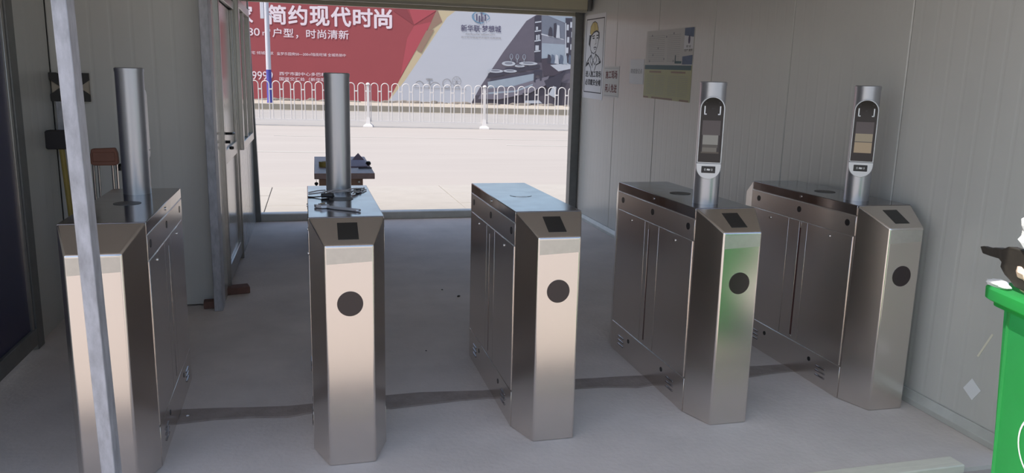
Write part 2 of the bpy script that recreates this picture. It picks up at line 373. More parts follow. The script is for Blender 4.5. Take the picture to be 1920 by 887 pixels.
# guardroom corner post and door
cp = MB().box(-0.655, -0.60, 5.335, 5.4995, 0, CEIL).build('corner_post', 'galv', bevel=0.004)
tag(cp, 'pale galvanized corner post beside the guardroom door', 'post')
dr = empty('door_1', (-0.62, 5.5, 0)); struct(dr, 'aluminium guardroom door seen edge-on in the passage')
MB().box(-0.05, 0.012, 0.0, 0.30, 0, 2.14).build('side_panel', 'gloss', dr)
MB().box(-0.05, 0.035, 0.30, 0.36, 0, 2.14).build('door_frame', 'alu', dr, bevel=0.004)
MB().box(-0.05, 0.035, 1.44, 1.50, 0, 2.14).build('door_frame', 'alu', dr, bevel=0.004)
MB().box(-0.05, 0.035, 0.36, 1.44, 2.08, 2.14).build('door_frame', 'alu', dr, bevel=0.004)
lf = MB().box(-0.03, 0.008, 0.37, 1.43, 0.05, 2.07).build('door_leaf', 'gloss', dr, bevel=0.003)
MB().box(0.006, 0.024, 0.37, 0.47, 0.05, 2.07).build('stile', 'alu', lf, bevel=0.004)
MB().box(0.006, 0.024, 1.33, 1.43, 0.05, 2.07).build('stile', 'alu', lf, bevel=0.004)
MB().box(0.006, 0.024, 0.47, 1.33, 0.05, 0.17).build('bottom_rail', 'alu', lf, bevel=0.004)
MB().box(0.006, 0.024, 0.47, 1.33, 0.92, 1.02).build('mid_rail', 'alu', lf, bevel=0.004)
hd = MB().box(0.022, 0.032, 0.395, 0.435, 1.02, 1.20).build('handle', 'alu', dr, bevel=0.003)
MB().tube([(0.03, 0.415, 1.145), (0.075, 0.415, 1.145), (0.08, 0.43, 1.145), (0.08, 0.53, 1.14)], 0.009).build('lever', 'black', hd, smooth=True)
MB().tube([(0.03, 0.415, 1.085), (0.062, 0.415, 1.085)], 0.011).build('lock_cylinder', 'black', hd, smooth=True)
MB().lathe([(0.0, 0), (.016, .004), (.016, .022), (0, .026)], 12).build('key_ring', 'black', hd, loc=(0.068, 0.415, 1.03))
# window beside the door
wd = empty('window_1', (-0.60, 7.02, 0.93)); struct(wd, 'aluminium window standing proud of the passage wall')
MB().box(0.0, 0.045, 0.0, 0.07, 0, 1.25).build('window_frame', 'alu', wd, bevel=0.004)
MB().box(0.0, 0.045, 1.18, 1.25, 0, 1.25).build('window_frame', 'alu', wd, bevel=0.004)
MB().box(0.0, 0.045, 0.07, 1.18, 0, 0.07).build('window_frame', 'alu', wd, bevel=0.004)
MB().box(0.0, 0.045, 0.07, 1.18, 1.18, 1.25).build('window_frame', 'alu', wd, bevel=0.004)
MB().box(0.005, 0.035, 0.6, 0.65, 0.07, 1.18).build('mullion', 'alu', wd, bevel=0.003)
for y0, y1 in ((.07, .6), (.65, 1.18)): MB().box(0.015, 0.021, y0, y1, 0.07, 1.18).build('pane', 'glass', wd)
# blue door in the left wall
bd = empty('door_2', (-1.545, 3.6, 0)); struct(bd, 'dark blue framed door at the left edge')
MB().box(-0.06, 0.0, 0.10, 1.10, 0.12, 2.02).build('door_leaf', 'blue', bd)
MB().box(-0.07, 0.02, 1.13, 1.235, 0, 2.12).build('door_frame', 'frame', bd, bevel=0.004)
MB().box(-0.07, 0.012, 1.085, 1.12, 0.1, 2.1).build('door_frame', 'alu', bd, bevel=0.003)
MB().box(-0.07, 0.02, 0, 0.1, 0, 2.12).build('door_frame', 'frame', bd, bevel=0.004)
MB().box(-0.07, 0.02, 0.1, 1.13, 0.03, 0.125).build('bottom_rail', 'frame', bd, bevel=0.004)
MB().box(-0.07, 0.02, 0.1, 1.13, 2.03, 2.12).build('door_frame', 'frame', bd, bevel=0.004)

# ------------------------------------------------------------------ turnstile pedestals
W, w_, T_, L_, H_, HF = .152, .093, .17, 1.134, 1.0, .916; LT = L_+T_
def housing(front):
    v = [(-w_, 0, 0), (w_, 0, 0), (W, T_, 0), (-W, T_, 0), (-w_, 0, HF), (w_, 0, HF), (W, T_, H_), (-W, T_, H_)]
    if not front: v = [(-x, LT-y, z) for x, y, z in v]
    return MB().add(v, [(3, 2, 1, 0), (0, 1, 5, 4), (1, 2, 6, 5), (2, 3, 7, 6), (3, 0, 4, 7), (4, 5, 6, 7)])
def turnstile(org, ang, label, slot_y, dark_ring=True, reader=True):
    t = empty('turnstile_pedestal', (*org, 0), ang); tag(t, label, 'turnstile', 'turnstile pedestals in a row')
    fh = housing(True).build('front_housing', 'steel', t, bevel=0.007, bseg=3)
    housing(False).build('rear_housing', 'steel', t, bevel=0.007, bseg=3)
    MB().box(-W+.004, W-.004, T_+.001, L_-.001, 0, .985).build('body', 'steel', t)
    g = .0022; y0, y1 = T_+g, L_-g
    MB().box(-W, W, y0, y1, .950, H_).build('lid', 'steeltop', t, bevel=0.003)
    # reader window and film on the front
    if reader:
        sl_ = math.atan2(H_-HF, T_); rw_ = MB().box(-.04, .04, 0, .111, -.004, .0012).build('reader_window', 'reader', fh, bevel=0.0008, bseg=1)
        rw_.location = (0, .034, HF+.034*math.tan(sl_)); rw_.rotation_euler = (sl_, 0, 0)
        dk = MB().prism(ellipse(0, 0, .0505, .0505, 40), -.0014, .002, 'y').build('indicator_disc', 'disc', fh, smooth=True); dk.location = (0, 0, .682)
    fm = MB().prism([(-.088, .842), (.088, .850), (.088, HF-.01), (-.088, HF-.01)], -.0005, .001, 'y').build('protective_film', 'film', fh)
    MB().prism(ellipse(0, 0, .055, .055, 36), 0, .0015).build('top_ring', 'ring' if dark_ring else 'steeltop', t, smooth=True, loc=(0, .65, H_))
    for sg in (-1, 1):
        def plate(nm, a, b, z0, z1, m='steel'):
            return MB().box(min(sg*(W-.006), sg*W), max(sg*(W-.006), sg*W), a, b, z0, z1).build(nm, m, t, bevel=0.0012, bseg=1)
        plate('sensor_band', y0, y1, .848, .946)
        plate('access_door', y0+.012, .553, .172, .843); plate('access_door', .733, y1-.012, .172, .843)
        plate('skirt', y0, y1, 0, .168)
        plate('wing_panel', .557, slot_y-.0085, .172, .843); plate('wing_panel', slot_y+.0085, .729, .172, .843)
        plate('wing_panel', slot_y-.0085, slot_y+.0085, .172, .195); plate('wing_panel', slot_y-.0085, slot_y+.0085, .806, .843)
        MB().box(min(sg*(W-.005), sg*(W-.003)), max(sg*(W-.005), sg*(W-.003)), slot_y-.0085, slot_y+.0085, .195, .806).build('wing_slot', 'slot', t)
        xa, xb = sorted((sg*(W-.002), sg*(W+.0015)))
        for ys, zs, r in ((.235, .905, .0165), (.645, .905, .0165), (1.057, .905, .0165), (.429, .120, .012), (.873, .120, .012)):
            MB().prism(ellipse(ys, zs, r*1.05, r, 20), xa, xb, 'x').build('sensor', 'sensor', t, smooth=True)
        for ys, zs in ((.64, .976), (.364, .811), (.918, .812)):
            xc, xd = sorted((sg*(W-.002), sg*(W+.004)))
            MB().prism(ellipse(ys, zs, .0075, .0075, 12), xc, xd, 'x').build('lock', 'chrome', t, smooth=True)
        for yc in (.325, .985):
            for k in range(3):
                xe, xf = sorted((sg*(W-.002), sg*(W+.004)))
                MB().box(xe, xf, yc-.04, yc+.04, .055+.024*k, .063+.024*k).build('vent_louver', 'steeltop', t, bevel=0.0015, bseg=1)
    return t
TS = {1: ((-0.760, 2.968), R(1.17)), 2: ((0.133, 3.005), R(.33)), 3: ((1.004, 3.049), R(.03)), 4: ((1.861, 3.044), R(-.64)), 5: ((2.726, 3.038), R(-.89))}
turnstile(*TS[1], 'leftmost stainless steel turnstile pedestal, partly behind the galvanized post', .66, True, False)
turnstile(*TS[2], 'stainless steel turnstile pedestal with wires and a wrench lying on top', .66)
turnstile(*TS[3], 'middle stainless steel turnstile pedestal with bare top and no column', .66, False)
turnstile(*TS[4], 'stainless steel turnstile pedestal with green reflection on its front, right of the bare-topped one', .676)
turnstile(*TS[5], 'rightmost stainless steel turnstile pedestal against the ribbed wall', .62)
def on_top(i, x, y, z=0.0):
    (ox, oy), a = TS[i]; return (ox+x*math.cos(a)-y*math.sin(a), oy+x*math.sin(a)+y*math.cos(a), H_+z)

# ------------------------------------------------------------------ face-recognition columns
def terminal(i, x, y, back, label, turn=0.0, image=()):
    t = empty('face_recognition_terminal', on_top(i, x, y), TS[i][1]+(math.pi if back else 0)+turn); tag(t, label, 'access terminal', 'silver columns on the pedestals')
    r = .0605
    MB().lathe([(r, 0), (r, .558)], 48).build('tube', 'tube', t, smooth=True)
    MB().lathe([(r+.002, .558), (r+.002, .572), (r-.004, .576), (r-.006, .572), (.001, .571)], 48).build('top_cap', 'tube', t, smooth=True)
    hw = .0565
    arch = [(-hw, .198), (hw, .198), (hw, .452)]+[(hw*math.cos(a), .452+hw*math.sin(a)) for a in [math.pi*k/16 for k in range(1, 16)]]+[(-hw, .452)]
    bz = MB().prism(arch, -.072, -.02, 'y').build('screen_bezel', 'bezel', t, bevel=0.003)
    hg = .0515
    ga = [(-hg, .203), (hg, .203), (hg, .452)]+[(hg*math.cos(a), .452+hg*math.sin(a)) for a in [math.pi*k/16 for k in range(1, 16)]]+[(-hg, .452)]
    gl = MB().prism(ga, -.0735, -.065, 'y').build('screen_glass', 'glass', bz, bevel=0.0008, bseg=1)
    MB().box(-.041, .041, -.0740, -.072, .245, .398).build('display', 'display', gl)
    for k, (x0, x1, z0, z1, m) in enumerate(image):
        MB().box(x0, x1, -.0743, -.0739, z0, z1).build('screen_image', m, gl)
    for sx in (-1, 1):
        p = MB(); x0, x1 = sorted((sx*.0375, sx*.0325)); p.box(x0, x1, -.0745, -.073, .424, .464)
        x0, x1 = sorted((sx*.0375, sx*.026)); p.box(x0, x1, -.0745, -.073, .424, .429); p.build('light_bracket', 'white', gl)
    MB().prism(ellipse(0, .452, .005, .004, 14), -.0745, -.073, 'y').build('camera_lens', 'display', gl)
    for sx in (-1, 1): MB().prism(ellipse(sx*.03, .480, .003, .003, 10), -.0745, -.073, 'y').build('camera_lens', 'display', gl)
    chin = [(hw, .197), (-hw, .197)]+[(hw*math.cos(a)*1.0, .180+.058*math.sin(a)) for a in [math.pi+math.pi*k/14 for k in range(0, 15)]]
    ch = MB().prism(chin, -.068, -.02, 'y').build('chin', 'bezel', t, bevel=0.002)
    cr = MB().box(-.032, .032, -.070, -.066, .152, .184).build('card_reader', 'black', ch, bevel=0.0025)
    ic = MB()
    ic.prism([(-.008, .165), (.006, .163), (.008, .171), (-.006, .173)], -.0708, -.0695, 'y')
    for sx in (-1, 1):
        for rr in (.013, .018):
            pts = [(sx*rr*math.cos(a), .168+rr*.6*math.sin(a)) for a in (-.6, -.2, .2, .6)]
            for p, q in zip(pts[:-1], pts[1:]): ic.prism([(p[0], p[1]), (q[0], q[1]), (q[0]+sx*.0016, q[1]), (p[0]+sx*.0016, p[1])], -.0708, -.0695, 'y')
    ic.build('card_symbol', 'bezel', cr)
    return t
terminal(1, -.014, .967, True, 'silver column seen from behind on the leftmost pedestal')
terminal(2, .001, .93, True, 'silver column seen from behind on the pedestal with the wires')
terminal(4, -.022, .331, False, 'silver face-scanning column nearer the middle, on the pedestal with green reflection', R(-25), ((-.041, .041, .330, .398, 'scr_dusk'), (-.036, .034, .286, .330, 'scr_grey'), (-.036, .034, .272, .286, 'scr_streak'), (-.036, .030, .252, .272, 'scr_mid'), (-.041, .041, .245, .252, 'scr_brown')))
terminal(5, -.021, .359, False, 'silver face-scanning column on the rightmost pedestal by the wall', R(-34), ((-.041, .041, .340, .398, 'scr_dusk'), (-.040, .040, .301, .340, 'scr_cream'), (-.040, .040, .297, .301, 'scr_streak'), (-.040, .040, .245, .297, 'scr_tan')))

# ------------------------------------------------------------------ wrench and wires on the second pedestal
wr_ = empty('wrench', on_top(2, -.10, .42), TS[2][1]-R(41)); tag(wr_, 'small steel spanner lying on the pedestal top before the column', 'wrench')
hd = [(-.022, -.012), (.0, -.026), (.03, -.024), (.045, -.008), (.045, .010), (.03, .024), (.002, .026), (-.024, .016), (-.004, .010), (.006, .0), (-.002, -.008)]
MB().prism(hd, .001, .014).build('jaw', 'toolsteel', wr_, bevel=0.002)
MB().prism([(.04, -.009), (.205, -.013), (.212, -.008), (.212, .009), (.205, .013), (.04, .009)], .002, .011).build('handle', 'toolsteel', wr_, bevel=0.002)
MB().tube([(.012, -.008, .017), (.012, .016, .017)], .005).build('adjusting_screw', 'chrome', wr_, smooth=True)
def wirebundle(name, pts_list, r, m, label):
    b = empty(name, on_top(2, 0, .75), TS[2][1]); tag(b, label, 'wire')
    for pts in pts_list:
        P = [Vector(p) for p in pts]; out = []
        for i in range(len(P)-1):
            p0, p1, p2, p3 = P[max(i-1, 0)], P[i], P[i+1], P[min(i+2, len(P)-1)]
            for k in range(6):
                t = k/6; out.append(0.5*((2*p1)+(p2-p0)*t+(2*p0-5*p1+4*p2-p3)*t*t+(3*p1-p0-3*p2+p3)*t**3))
        out.append(P[-1])
        MB().tube(out, r, 6).build('strand', m, b, smooth=True)
    return b
wirebundle('wire_bundle', [[(-.075, .06, .004), (-.06, .09, .012), (-.03, .045, .012), (.02, .05, .02), (.075, .10, .022), (.10, .14, .012), (.12, .13, .004)],
    [(-.07, .10, .006), (-.045, .075, .016), (.0, .03, .016), (.05, .065, .024), (.09, .13, .018), (.075, .17, .006)],
    [(-.06, .05, .01), (-.02, .06, .022), (.03, .04, .018), (.08, .08, .012), (.105, .10, .004)],
    [(.05, .05, .006), (.085, .14, .014), (.125, .22, .006), (.13, .26, .003)],
    [(.06, .03, .006), (.10, .12, .010), (.135, .18, .004)],
    [(-.065, .18, .004), (-.10, .15, .006), (-.145, .10, .004)]], .0032, 'wire', 'tangle of grey wires at the foot of the column')
wirebundle('cable_plug', [[(-.15, -.03, .003), (-.12, -.04, .003), (-.085, -.055, .008)], [(-.085, -.055, .009), (-.06, -.05, .011), (-.03, -.07, .010)]], .0030, 'wire2', 'thin black cable end left of the column foot')
pg = MB().tube([(-.088, -.056, .012), (-.068, -.052, .012), (-.035, -.064, .012)], .011, 10).build('plug', 'wire2', [o for o in COL.objects if o.name.startswith('cable_plug')][0], smooth=True)
tg = MB().box(-.013, .013, -.004, .004, 0, .016).build('connector_block', 'black', bevel=0.002); tg.location = on_top(2, .093, .87, .001); tag(tg, 'small black connector block at the right end of the wires', 'connector')

# ------------------------------------------------------------------ papers on the right wall
def sheet(name, label, s_left, s_right, z0, z1, m='paper', tilt=0.0, cat='poster'):
    r = empty(name, mtx=rwm(s_left, z0, 0.001) @ Matrix.Rotation(tilt, 4, 'Z')); tag(r, label, cat)
    MB().box(0, s_left-s_right, 0, z1-z0, 0, .0012).build('sheet', m, r)
    return r, s_left-s_right, z1-z0
Z1 = .0018; Z2 = .0024; Z3 = .0030
r, w, h = sheet('safety_poster', 'white poster of a worker in a yellow helmet beside the doorway', 6.15, 5.47, 1.40, 2.31, 'paper', R(-1.2))
b = MB()
fx0, fx1, fy0, fy1 = .05, w-.045, .07, h-.05
b.stroke([(fx0, fy0), (fx1, fy0)], .010, Z1).stroke([(fx1, fy0), (fx1, fy1)], .012, Z1).stroke([(fx1, fy1), (fx0, fy1)], .010, Z1).stroke([(fx0, fy1), (fx0, fy0)], .012, Z1)
b.build('border', 'ink', r)
def pp(a, c): return (fx0+a*(fx1-fx0), fy0+(1-c)*(fy1-fy0))   # fractions across and down the frame
MB().poly([pp(*q) for q in ((.23, .19), (.25, .10), (.36, .05), (.48, .035), (.60, .06), (.68, .13), (.69, .18), (.60, .165), (.45, .18), (.30, .225))], Z1).build('helmet', 'helmet', r)
b = MB()
b.stroke([pp(*q) for q in ((.23, .19), (.25, .10), (.36, .05), (.48, .035), (.60, .06), (.68, .13), (.69, .18))], .008, Z2)
b.stroke([pp(*q) for q in ((.20, .225), (.30, .225), (.45, .18), (.60, .165), (.74, .19))], .016, Z2)
b.stroke([pp(*q) for q in ((.45, .04), (.49, .10), (.50, .17))], .006, Z2)
b.build('helmet_outline', 'ink', r)
b = MB()
b.poly([pp(*q) for q in ((.20, .22), (.31, .225), (.27, .30), (.26, .38), (.22, .36), (.17, .34), (.18, .28))], Z2)      # hair and ear
b.poly([pp(*q) for q in ((.70, .19), (.76, .19), (.77, .26), (.73, .30))], Z2)
b.stroke([pp(*q) for q in ((.26, .36), (.30, .42), (.38, .455), (.50, .47), (.60, .44), (.68, .37), (.73, .28))], .009, Z2)
b.stroke([pp(*q) for q in ((.36, .235), (.50, .225))], .012, Z2).stroke([pp(*q) for q in ((.60, .225), (.70, .225))], .012, Z2)
b.stroke([pp(*q) for q in ((.39, .26), (.49, .26))], .014, Z2).stroke([pp(*q) for q in ((.62, .26), (.69, .26))], .014, Z2)
b.stroke([pp(*q) for q in ((.58, .27), (.60, .33), (.53, .345))], .006, Z2)
b.stroke([pp(*q) for q in ((.47, .39), (.55, .38), (.62, .39))], .010, Z2).stroke([pp(*q) for q in ((.50, .41), (.58, .41))], .006, Z2)
b.stroke([pp(*q) for q in ((.34, .44), (.36, .50), (.46, .56), (.58, .50), (.60, .44))], .009, Z2)
b.stroke([pp(*q) for q in ((.34, .49), (.20, .54), (.08, .60), (.05, .65))], .013, Z2)
b.stroke([pp(*q) for q in ((.62, .48), (.78, .52), (.90, .58))], .013, Z2)
b.stroke([pp(*q) for q in ((.34, .49), (.30, .57), (.40, .63), (.46, .56))], .010, Z2)
b.stroke([pp(*q) for q in ((.60, .48), (.68, .56), (.58, .62), (.46, .56))], .010, Z2)
b.stroke([pp(*q) for q in ((.20, .54), (.22, .60), (.34, .66), (.38, .72))], .012, Z2)
b.stroke([pp(*q) for q in ((.78, .52), (.82, .60), (.66, .62), (.56, .70))], .012, Z2)
b.poly([pp(*q) for q in ((.08, .60), (.20, .585), (.22, .61), (.05, .65))], Z2).poly([pp(*q) for q in ((.80, .56), (.92, .59), (.82, .61))], Z2)
b.stroke([pp(*q) for q in ((.46, .56), (.44, .66))], .008, Z2)
b.build('worker_drawing', 'ink', r)
lettering('进入施工现场', (fx0+.035, fx1-.03, fy0+.165, fy0+.235), 'ink', r, Z1, .035)
lettering('必须戴安全帽', (fx0+.035, fx1-.03, fy0+.075, fy0+.145), 'ink', r, Z1, .035)
r, w, h = sheet('warning_sign', 'white sign with four-plus-four maroon characters, beside the worker poster', 5.44, 4.99, 1.425, 1.74, 'paper2', R(-.5), 'sign')
MB().stroke([(.02, .015), (w-.02, .015)], .004, Z1).stroke([(.02, h-.02), (w-.02, h-.02)], .004, Z1).build('border', 'inkgrey', r)
lettering('施工现场', (.05, w-.05, h*.60, h*.86), 'inkred', r, Z1, .03); lettering('闲人免进', (.05, w-.05, h*.15, h*.43), 'inkred', r, Z1, .03)
r, w, h = sheet('notice_paper', 'small white paper with one line of grey characters', 4.705, 4.355, 1.565, 1.795, 'paper', R(-.8))
lettering('防疫登记点', (.035, w-.035, h*.43, h*.62), 'inkgrey', r, Z1, .01)
r, w, h = sheet('blue_poster', 'pale poster with a blue right-hand strip, above the yellow poster', 4.325, 3.345, 1.742, 2.035, 'paper2', R(-1.0))
MB().poly([(w*.815, h*.42), (w*.99, h*.42), (w*.99, h*1.0), (w*.815, h*1.0)], Z1).build('pale_strip', 'paper', r)
MB().poly([(w*.815, h*.80), (w*.99, h*.74), (w*.99, h), (w*.815, h)], Z2).poly([(w*.80, 0), (w*.99, 0), (w*.99, h*.26), (w*.80, h*.22)], Z2).build('blue_print', 'calblue', r)
MB().poly(ellipse(w*.91, h*.68, .018, .035, 14), Z3).build('emblem', 'logodark', r)
lettering('安全', (w*.86, w*.95, h*.46, h*.53), 'ink', r, Z2, 0); lettering('生产 宣传', (w*.83, w*.98, h*.36, h*.43), 'ink', r, Z2, 0)
b = MB()
for fx, fy in ((.13, .86), (.60, .88), (.28, .48), (.17, .28), (.42, .16), (.10, .1), (.62, .1), (.45, .8)): b.poly(ellipse(w*fx, h*fy, .012, .010, 8), Z1)
for k in range(14): b.stroke([(w*.06, h*(.10+.057*k)), (w*.42, h*(.10+.057*k))], .002, Z1).stroke([(w*.48, h*(.10+.057*k)), (w*.74, h*(.10+.057*k))], .002, Z1)
b.build('print_lines', 'inkgrey', r)
MB().stroke([(w*.66, h*.06), (w*.66, h*.24)], .02, Z1).stroke([(w*.66, h*.06), (w*.78, h*.06)], .02, Z1).build('corner_mark', 'teal', r)
r, w, h = sheet('yellow_poster', 'yellow poster with a teal heading bar below the pale poster', 4.335, 3.355, 1.442, 1.738, 'yellowpaper', R(-1.2))
MB().poly([(0, h*.87), (w*.985, h*.87), (w*.985, h), (0, h)], Z1).build('heading_bar', 'teal', r)
b = MB()
b.stroke([(w*.12, h*.80), (w*.38, h*.80)], .014, Z1).stroke([(w*.60, h*.80), (w*.88, h*.80)], .014, Z1)
b.stroke([(w*.01, h*.03), (w*.12, h*.03)], .014, Z1).stroke([(w*.20, h*.03), (w*.65, h*.03)], .014, Z1).stroke([(w*.80, h*.03), (w*.97, h*.03)], .014, Z1)
b.build('print_bars', 'golddark', r)
b = MB()
for k in range(12):
    for x0, x1 in ((.06, .24), (.27, .46), (.54, .72), (.75, .94)): b.stroke([(w*x0, h*(.14+.05*k)), (w*x1, h*(.14+.05*k))], .002, Z1)
b.build('print_lines', 'inkgrey', r)
st = MB().prism([(-.050, -.012), (.008, -.050), (.048, .012), (-.008, .050)], .0, .0012).build('sticker', 'white'); st.matrix_world = rwm(.236, .213, .0008)
tag(st, 'small blank square sticker low on the right wall', 'sticker')
tp = MB().prism([(-.035, -.064), (-.026, -.066), (.036, .060), (.026, .062)], 0, .001).build('tape_strip', 'tape'); tp.matrix_world = rwm(.201, .439, .0008)
tag(tp, 'short slanting strip of clear tape beside the green bin', 'tape')

# ------------------------------------------------------------------ green wheelie bin and its rubbish
bn = empty('wheelie_bin', (2.088, 2.004, -0.02), R(-105)); tag(bn, 'green plastic wheelie bin overflowing with rubbish at right edge', 'bin')
# local x runs along the front face (towards the camera side), local y into the bin from that face, z up
def rrect(x0, x1, y0, y1, r, z, n=5):
    out = []
    for cx, cy, a0 in ((x1-r, y0+r, -90), (x1-r, y1-r, 0), (x0+r, y1-r, 90), (x0+r, y0+r, 180)):
        for k in range(n+1):
            a = R(a0+90*k/n); out.append((cx+r*math.cos(a), cy+r*math.sin(a), z))
    return out
BH = .97
def binring(z, grow=0.0):
    k = z/BH; i = .085*(1-k)
    return rrect(.045+i*.35-grow, .535-i*.35+grow, .045+i*.6-grow, .605-i*.5+grow, .06, z)
mb = MB().loft([binring(.05), binring(.5), binring(BH)], cap=False)
mb.add(binring(.05), [list(range(24))[::-1]])
mb.build('body', 'green', bn, smooth=True)
mb = MB().loft([binring(BH-.045, .034), binring(BH-.040, .040), binring(BH-.008, .040), binring(BH, .034), binring(BH, -.008), binring(BH-.045, -.006)], cap=False)
mb.build('rim', 'green', bn, smooth=True)
mb = MB().loft([binring(BH-.066, .002), binring(BH-.062, .022), binring(BH-.046, .022), binring(BH-.044, .002)], cap=False); mb.build('rim_flange', 'green', bn, smooth=True)
for xf in (.115, .47):
    a0 = Vector((xf, .091, .1)); a1 = Vector((xf, .050, BH-.07))
    MB().tube([a0, (a0+a1)/2, a1], .007, 8).build('rib', 'green', bn, smooth=True)
# round printed emblem on the face
th = math.atan2(.051, BH)
def emblem():
    b = MB(); n = 40
    o_ = ellipse(0, 0, .105, .105, n); i_ = ellipse(0, 0, .098, .098, n)
    for k in range(n): b.poly([o_[k], o_[(k+1) % n], i_[(k+1) % n], i_[k]], .0)
    for k in range(3):                                         # three bent arrows
        a = R(90+120*k)
        def rt(p): return (p[0]*math.cos(a)-p[1]*math.sin(a), p[0]*math.sin(a)+p[1]*math.cos(a))
        b.poly([rt(q) for q in ((.028, -.034), (.050, -.034), (.050, .012), (.028, .012))], .0)
        b.poly([rt(q) for q in ((.018, .012), (.060, .012), (.039, .042))], .0)
    return b
eo = emblem().build('recycling_emblem', 'white', bn)
eo.matrix_local = Matrix.Translation((.325, .0660, .53)) @ Matrix.Rotation(R(90)+th, 4, 'X')
for sx in (.10, .48):
    MB().loft([[(sx-.03*sg, .60+.1*math.cos(t), .12+.1*math.sin(t)) for t in [2*math.pi*k/24 for k in range(24)]] for sg in (1, -1)]).build('wheel', 'rubber', bn, bevel=0.008)
MB().tube([(.07, .60, .12), (.51, .60, .12)], .012).build('axle', 'toolsteel', bn, smooth=True)
MB().tube([(.10, .63, .93), (.10, .70, .93), (.48, .70, .93), (.48, .63, .93)], .014).build('handle', 'green', bn, smooth=True)
ld = MB().loft([rrect(.0, .58, .645, .70, .02, .40), rrect(.0, .58, .64, .675, .015, .94)]); ld.build('lid', 'green', bn, smooth=True)
binM = Matrix.Translation((2.088, 2.004, -.02)) @ Matrix.Rotation(R(-105), 4, 'Z')
def lump(name, m, c, size, label, cat, seed, spike=0.35, sub=3, thin=None):
    rnd = random.Random(seed); bm = bmesh.new(); bmesh.ops.create_icosphere(bm, subdivisions=sub, radius=1)
    ph = [rnd.uniform(0, 6.28) for _ in range(9)]
    for v in bm.verts:
        p = v.co; k = 1+spike*(math.sin(3.1*p.x+ph[0])*math.cos(2.7*p.y+ph[1])+.6*math.sin(5.3*p.z+ph[2]+2*p.x)+.45*math.sin(9*p.y+ph[3])*math.cos(8*p.x+ph[4]))*.6+rnd.uniform(-.06, .06)
        v.co = Vector((p.x*size[0], p.y*size[1], p.z*size[2]))*max(.3, k)
    me = bpy.data.meshes.new(name); bm.to_mesh(me); bm.free(); me.materials.append(M[m])
    o = link(name, me); o.matrix_world = binM @ Matrix.Translation(c); return tag(o, label, cat)
lump('rubbish_bag', 'bag', (.30, .33, .90), (.17, .19, .06), 'crumpled white plastic sheet filling the mouth of the bin', 'rubbish', 3)
lump('rubbish_bag', 'bag', (.155, .09, 1.165), (.075, .06, .055), 'white plastic bag topping the heap in the bin', 'rubbish', 5, .45)
lump('tissue', 'peach', (.175, .085, 1.02), (.065, .05, .05), 'peach coloured crumpled tissue just above the bin rim', 'rubbish', 8, .5)
lump('leaf_scrap', 'leaf', (.13, .10, 1.225), (.05, .03, .02), 'light green scrap at the top of the rubbish heap', 'rubbish', 9)
lump('film_scrap', 'bag', (.065, .035, .978), (.05, .025, .012), 'flat white scrap of film lying on the bin rim', 'rubbish', 11)
def ragged(pts, th_, name, m, label):
    b = MB(); n = len(pts)
    b.add([(x, y-th_/2+.006*math.sin(17*x+9*z), z) for x, y, z in pts]+[(x, y+th_/2+.006*math.sin(15*x+7*z), z) for x, y, z in pts],
          [list(range(n)), list(range(n, 2*n))[::-1]]+[(i, (i+1) % n, n+(i+1) % n, n+i) for i in range(n)])
    o = b.build(name, m, bevel=0.003); o.matrix_world = binM; return tag(o, label, 'rubbish')
ragged([(x, .06, z) for x, z in ((-.094, 1.067), (-.075, 1.072), (-.041, 1.073), (.0, 1.083), (.04, 1.086), (.071, 1.101), (.122, 1.102), (.20, 1.10), (.24, 1.05), (.22, .98), (.13, .985), (.10, 1.0), (.07, 1.01), (.041, 1.029), (.045, 1.045), (.027, 1.052), (-.03, 1.048), (-.075, 1.047))], .022, 'cardboard_scrap', 'scrap', 'torn dark scrap sticking out sideways above the bin rim')

# ------------------------------------------------------------------ things in the corner behind the first pedestal
xs_ = empty('cross_sign', (-1.445, 5.484, 1.457)); tag(xs_, 'beige board with a dark diagonal cross on the guardroom wall', 'sign')
MB().box(-.105, .105, -.02, .014, -.082, .082).build('board', 'beige', xs_, bevel=0.002)
for sg in (1, -1):
    MB().prism([(-.112, sg*.088), (-.112, sg*.045), (.07, sg*-.088), (.112, sg*-.088), (.112, sg*-.045), (-.07, sg*.088)], -.028-.004*(sg > 0), -.018, 'y').build('band', 'strap', xs_, bevel=0.001)
cd = MB().box(-1.535, -1.47, 5.46, 5.498, 1.19, 1.37).build('conduit_box', 'galv', bevel=0.004); tag(cd, 'narrow grey conduit box below the crossed board', 'conduit')
hm = empty('sledgehammer', (-1.40, 5.20, 0)); tag(hm, 'yellow-handled sledgehammer with black head leaning in the left corner', 'hammer')
hb = MB().tube([(0.0, 0, .01), (-.045, .06, .62)], .017, 10).build('grip', 'handledark', hm, smooth=True)
MB().tube([(-.045, .06, .62), (-.085, .115, 1.17)], .015, 10).build('handle', 'handle', hm, smooth=True)
MB().prism([(-.155, 1.085), (-.165, 1.10), (-.165, 1.185), (-.15, 1.20), (-.03, 1.20), (-.02, 1.185), (-.02, 1.10), (-.035, 1.085)], .085, .155, 'y').build('head', 'hammer', hm, bevel=0.006)
fs = empty('folding_stand', (-1.16, 4.97, 0), R(4)); tag(fs, 'folded stand with reddish brown cap and four chrome tubes behind leftmost pedestal', 'stand')
MB().prism([(-.075, 1.03), (-.075, 1.085), (-.068, 1.118), (.055, 1.122), (.066, 1.09), (.068, 1.03), (.05, 1.022), (-.055, 1.022)], -.03, .03, 'y').build('cap', 'orange', fs, bevel=0.006)
MB().box(-.062, .055, -.036, -.028, 1.045, 1.10).build('cap_face', 'orange', fs, bevel=0.004)
MB().lathe([(0, 0), (.022, .004), (.024, .03), (.010, .045), (0, .046)], 12).build('knob', 'black', fs, smooth=True, loc=(.078, .01, .985))
